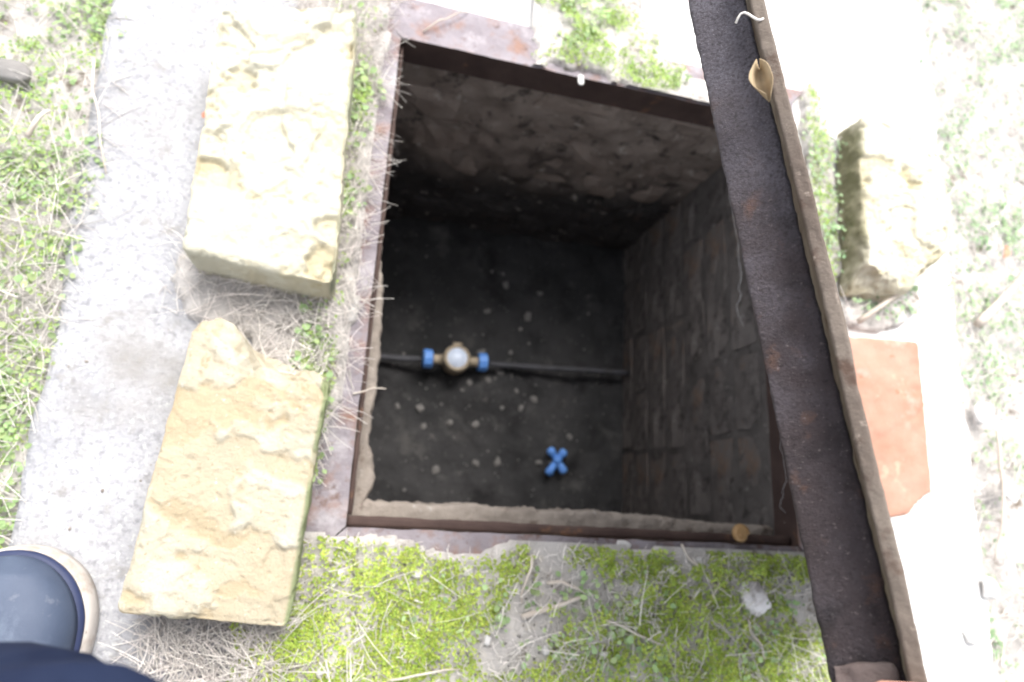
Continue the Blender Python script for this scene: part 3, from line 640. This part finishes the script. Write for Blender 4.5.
straws('dry_grass', 28000, (-1.1, AX0 + .02, -.6, 1.3), lambda P: .35 + .65 * clump(P, .4, .6, 6, 131), gz, 21, M['straw'], 'dry grass litter left of the concrete', (.015, .07), pile=.016)
straws('dry_grass', 26000, (AX1 - .02, 2.0, -.6, 1.9), lambda P: .35 + .65 * clump(P, .4, .6, 6, 133), gz, 22, M['straw'], 'dry grass litter right of the concrete', (.015, .07), pile=.016)
top0 = lambda P: np.maximum(zl(P), -.006) + .001
straws('dry_grass', 6000, (-.24, -.012, .0, .70), lambda P: np.clip(left_f(P) * 1.6, 0, 1), top0, 23, M['straw'], 'dry straw matted between the two left limestone blocks', (.012, .05), pile=.012)
straws('dry_grass', 2600, (-.20, -.05, -.30, -.05), lambda P: sstep(-.06, -.10, P[:, 1]) * sstep(-.20, -.15, P[:, 0]), lambda P: np.maximum(zn(P), -.006) + .001, 24, M['straw'], 'dry straw below the tan limestone block', (.012, .05), pile=.012)
straws('dry_grass', 700, (-.06, .62, -.32, -.04), lambda P: clump(P, .42, .58, 10, 135), lambda P: np.maximum(zn(P), -.006) + .010, 25, M['straw'], 'thin dry stalks lying over the near moss', (.015, .06), pile=.008)
straws('dry_grass', 160, (.18, .60, .64, .88), lambda P: sstep(0, .3, far_f(P)), lambda P: zfar(P) + .008, 26, M['straw'], 'dry stalks in the far moss patch', (.01, .035), pile=.008)
straws('dry_grass', 300, (.62, .88, .30, .70), lambda P: sstep(-.1, .3, right_f(P)), lambda P: np.maximum(zr(P), -.006) + .003, 27, M['straw'], 'dry stalks around the mossy block', (.015, .05), pile=.008)
straws('dry_grass', 26, (-.040, -.004, .12, .56), lambda P: P[:, 0] * 0 + 1, lambda P: P[:, 0] * 0 + .003, 28, M['straw'], 'dry straw ends hanging over the left frame edge', (.008, .04), pile=.012, az0=0.3)

straws('dry_grass', 7000, (-.12, .66, -.34, -.012), lambda P: sstep(.0, .3, near_f(P)) * (.25 + .75 * clump(P, .58, .44, 15, 111)), lambda P: zn(P) + .002, 29, M['straw'], 'short grey litter of dead stalks in the near moss', (.004, .016), pile=.006)
# soil crumbs and gravel, too small to count
def crumbs(name, n, box, dens, zf, seed, m, label, s=(.0008, .0022)):
    P, r = scatter(n, *box, dens, seed); P[:, 2] = zf(P); n = len(P); S_ = r.uniform(*s, n)
    oc = np.array([(1, 0, 0), (0, 1, 0), (-1, 0, 0), (0, -1, 0), (0, 0, 1), (0, 0, -1)], float); fc_ = np.array([(0, 1, 4), (1, 2, 4), (2, 3, 4), (3, 0, 4), (1, 0, 5), (2, 1, 5), (3, 2, 5), (0, 3, 5)])
    V = (P[:, None] + (oc[None] * r.uniform(.6, 1.4, (n, 6, 1))) * S_[:, None, None]).reshape(-1, 3); F = (np.arange(n)[:, None, None] * 6 + fc_[None]).reshape(-1, 3)
    return tag(mesh(name, V, F, m, smooth=False), label, 'gravel', None, 'stuff')
crumbs('gravel', 2500, (-.12, .66, -.34, -.03), lambda P: P[:, 0] * 0 + .7, lambda P: np.maximum(zn(P), -.006) + .001, 41, M['pebble'], 'fine pale grit in the near moss')
crumbs('gravel', 160, (AX0, -.04, -.2, .75), lambda P: P[:, 0] * 0 + .5, lambda P: np.maximum(zl(P), -.007) + .001, 42, M['soil'], 'fine soil crumbs on the left concrete')
crumbs('gravel', 500, (.0, .56, .02, .62), lambda P: P[:, 0] * 0 + .6, lambda P: floor_z(P) + .001, 43, M['pebble'], 'fine grit on the pit floor', (.0008, .002))

# ------------------------------------------------------------------ small single things
def twig(px, z, r0, label, m='twig', r1=None, bow=.006, nm='twig', cat='twig', grp=None):
    A = [at(x, y, zz) for (x, y), zz in zip(px, z)]; n = 12; P = []
    for k in range(n + 1):
        t = k / n; q = A[0] * (1 - t) + A[1] * t; q = q + np.array((0, 0, bow * math.sin(PI * t))) + (vnoise(np.array([[t * 4, len(label), 0.]]))[0] - .5) * .006; P.append(q)
    V, F = tube(P, np.linspace(r0, r1 or r0 * .6, n + 1), 7); c = A[0]
    o = mesh(nm, V - c, F, M[m]); o.location = tuple(c); return tag(o, label, cat, grp)
twig([(522, 617), (588, 594)], (.012, .014), .0034, 'thick pale dry stick lying in the near moss')
twig([(531, 556), (521, 604)], (.014, .012), .0018, 'short pale stalk standing towards the frame edge near the middle')
twig([(548, 582), (585, 590)], (.014, .014), .0022, 'short split stalk beside the thick pale stick')
twig([(592, 616), (682, 652)], (.012, .012), .0014, 'long thin grey stalk slanting through the near moss')
twig([(376, 680), (462, 668)], (.014, .012), .0015, 'long straw at the bottom edge below the tan block')
twig([(680, 545), (716, 592)], (.010, .012), .0018, 'bent grey twig below the snail shell')
twig([(722, 575), (700, 612)], (.012, .012), .0016, 'short grey twig beside the white stone')
twig([(745, 620), (772, 668)], (.012, .012), .0018, 'pale twig below the white stone')
twig([(858, 322), (932, 268)], (.012, .05), .0040, 'pale stick leaning on the mossy block')
twig([(976, 326), (1030, 268)], (.0, .004), .0075, 'pale branch lying in the grass beyond the concrete', bow=.003)
twig([(355, 392), (389, 386)], (.004, .002), .0012, 'pale straw poking out over the pit from the left frame', bow=.002)
twig([(92, 62), (108, 172)], (.0, .004), .0015, 'long dry stalk in the weeds left of the concrete')
twig([(28, 136), (52, 108)], (.004, .004), .003, 'short thick pale twig in the upper left weeds')
twig([(1000, 430), (996, 560)], (.0, .002), .0028, 'long pale stem in the grass right of the concrete')
twig([(425, 30), (470, 10)], (.004, .004), .0012, 'thin pale straw on the far left frame corner')

def rock(px, z, s, label, m='pebble_white', seed=1, nm='stone_chip', cat='stone chip', grp=None, rz_=0.0, n=5, amp=.35):
    V, F = rock_mesh(*s, seed, n, amp, .75 if n >= 5 else .5); c = at(*px, z + s[2] * .4); o = mesh(nm, V, F, M[m]); o.location = tuple(c); o.rotation_euler = (0, 0, rz_); return tag(o, label, cat, grp)
rock((752, 597), .004, (.018, .021, .014), 'white quartz stone with grey top lying beside the lid in the moss', 'quartz', 33, 'stone', 'stone', n=12, amp=.55, rz_=.7)
rock((623, 546), .004, (.009, .006, .002), 'white chip on the near frame edge', seed=12)
rock((352, 310), .003, (.006, .015, .0025), 'long white chip lying on the left frame', seed=13)
rock((581, 80), .004, (.005, .008, .002), 'pale stone chip at the far frame edge', seed=14)
rock((498, 556), .003, (.004, .008, .004), 'small white chip right of the bare frame patch', seed=15)
rock((416, 573), .010, (.006, .005, .002), 'roundish white chip left of the near moss', seed=16)
for k, p in enumerate([(341, 576), (333, 584), (378, 615), (468, 571), (545, 650), (574, 655), (604, 655), (431, 601), (352, 549), (673, 571), (320, 670), (487, 640), (700, 560), (655, 590)]):
    rock(p, .009, (.0035 + .003 * rr.random(), .003 + .002 * rr.random(), .0016), 'tiny pale stone chip among the near moss and straw', seed=40 + k, grp='tiny chips in the near moss', n=4, rz_=rr.random() * 6, amp=.75)
for k, (p, lab) in enumerate([((982, 412), 'pale flat stone at the right concrete edge, level with the orange brick'), ((1010, 492), 'pale flat stone in the grass at the right image edge'), ((990, 588), 'upper of two pale stones at the lower right concrete corner'), ((976, 634), 'lower of two pale stones at the lower right concrete corner')]):
    rock(p, -.004, (.012 + .008 * rr.random(), .011 + .005 * rr.random(), .005), lab, seed=60 + k, nm='stone', cat='stone', grp='stones by the right concrete edge', n=7, rz_=rr.random() * 6, amp=.5)
rock((12, 72), -.008, (.020, .013, .008), 'grey stone at the upper left image edge', 'pebble', 71, 'stone', 'stone')
# snail shell on the near frame
def spiral_shell(c, R, label):
    P, r_ = [], []
    for k in range(60):
        t = k / 59; a = t * 2 * PI * 2.6; rad = R * (1 - t) ** 1.1 * .62; P.append((rad * math.cos(a), rad * math.sin(a), R * .45 * t)); r_.append(R * .42 * (1 - t) ** .9 + .0004)
    V, F = tube(P, r_, 10); o = mesh('snail_shell', V, F, M['snail']); o.location = tuple(c); return tag(o, label, 'snail shell')
spiral_shell(at(740, 534, .006), .013, 'brown snail shell on the near frame beside the lid')

def flat_leaf(nm, pts, m, label, cat, normal=None, curl=.2):
    """leaf blade with a curled cross-section along a midrib of world points"""
    A = np.array(pts, float); n = 10; tt_ = np.linspace(0, len(A) - 1, n + 1); mid_ = np.stack([np.interp(tt_, range(len(A)), A[:, q]) for q in range(3)], 1); Lg = np.linalg.norm(A[-1] - A[0]); nrm = np.array(normal if normal is not None else (0, 0, 1.0)); V, F = [], []
    for k in range(n + 1):
        d = A[-1] - A[0]; sd = np.cross(d, nrm); sd /= np.linalg.norm(sd); wv = .26 * Lg * math.sin(PI * (.04 + .94 * k / n)) ** .8
        for q in range(5): e_ = (q - 2) / 2; V.append(mid_[k] + sd * wv * e_ + nrm * (curl * Lg * e_ * e_ + .02 * Lg * math.sin(k * 1.3 + q)))
    for k in range(n):
        for q in range(4): F.append((k * 5 + q, k * 5 + q + 1, k * 5 + q + 6, k * 5 + q + 5))
    V = np.array(V); c = A[0]; o = mesh(nm, V - c, F, M[m]); o.location = tuple(c); so_ = o.modifiers.new('thick', 'SOLIDIFY'); so_.thickness = .0004; return tag(o, label, cat)
lp = lambda x, y, back=.0: at(x, y, .470 - back)
# dry leaf and roots caught between skirt and rolled edge
uu = float((at(757, 92, .476) - O0) @ U); ur = float((at(742, 26, .474) - O0) @ U)
flat_leaf('dry_leaf', [L2W(uu - .010, -.0085, .0015), L2W(uu, -.0110, .0035), L2W(uu + .011, -.0085, .0025)], 'dead_leaf', 'curled dry leaf caught in the upper lid edge', 'leaf', -Vd, .5)
P = [L2W(ur + .003 * math.sin(k * .7), -.007 - .003 * math.sin(k * .5), .009 - .0018 * k) for k in range(9)]
V, F = tube(P, .0007, 6); tag(mesh('root', V, F, M['straw']), 'pale curled rootlet caught high on the lid edge', 'root')
for lab, pts_ in (('fine cobweb thread hanging beside the upper lid', [(728, 188), (736, 235), (741, 280), (737, 312), (742, 325)]), ('fine cobweb thread hanging beside the lower lid', [(779, 440), (786, 478), (781, 500), (787, 528), (783, 545)])):
    P = [at(x, y, -.01 - .006 * k) for k, (x, y) in enumerate(pts_)]; Q = [P[0] + (P[-1] - P[0]) * 0] 
    tq = np.linspace(0, len(P) - 1, 40); PP = np.stack([np.interp(tq, range(len(P)), np.array(P)[:, q]) for q in range(3)], 1); PP += (np.stack([vnoise(np.column_stack((tq * 5, tq * 0 + q, tq * 0)), 3) for q in range(3)], 1) - .5) * .006
    V, F = tube(PP, .00022, 5); tag(mesh('cobweb', V, F, M['thread']), lab, 'cobweb')
for (x, y), lab in (((1003, 258), 'red brown leaf in the grass right of the mossy block'), ((203, 118), 'small red leaf beside the upper left limestone block')):
    c = at(x, y, .008); flat_leaf('fallen_leaf', [c, c + [.006, .010, .002], c + [.008, .022, 0]] if x != 203 else [c, c + [.001, .004, .001], c + [.002, .009, 0]], 'red_leaf', lab, 'leaf', (0, 0, 1), .15)
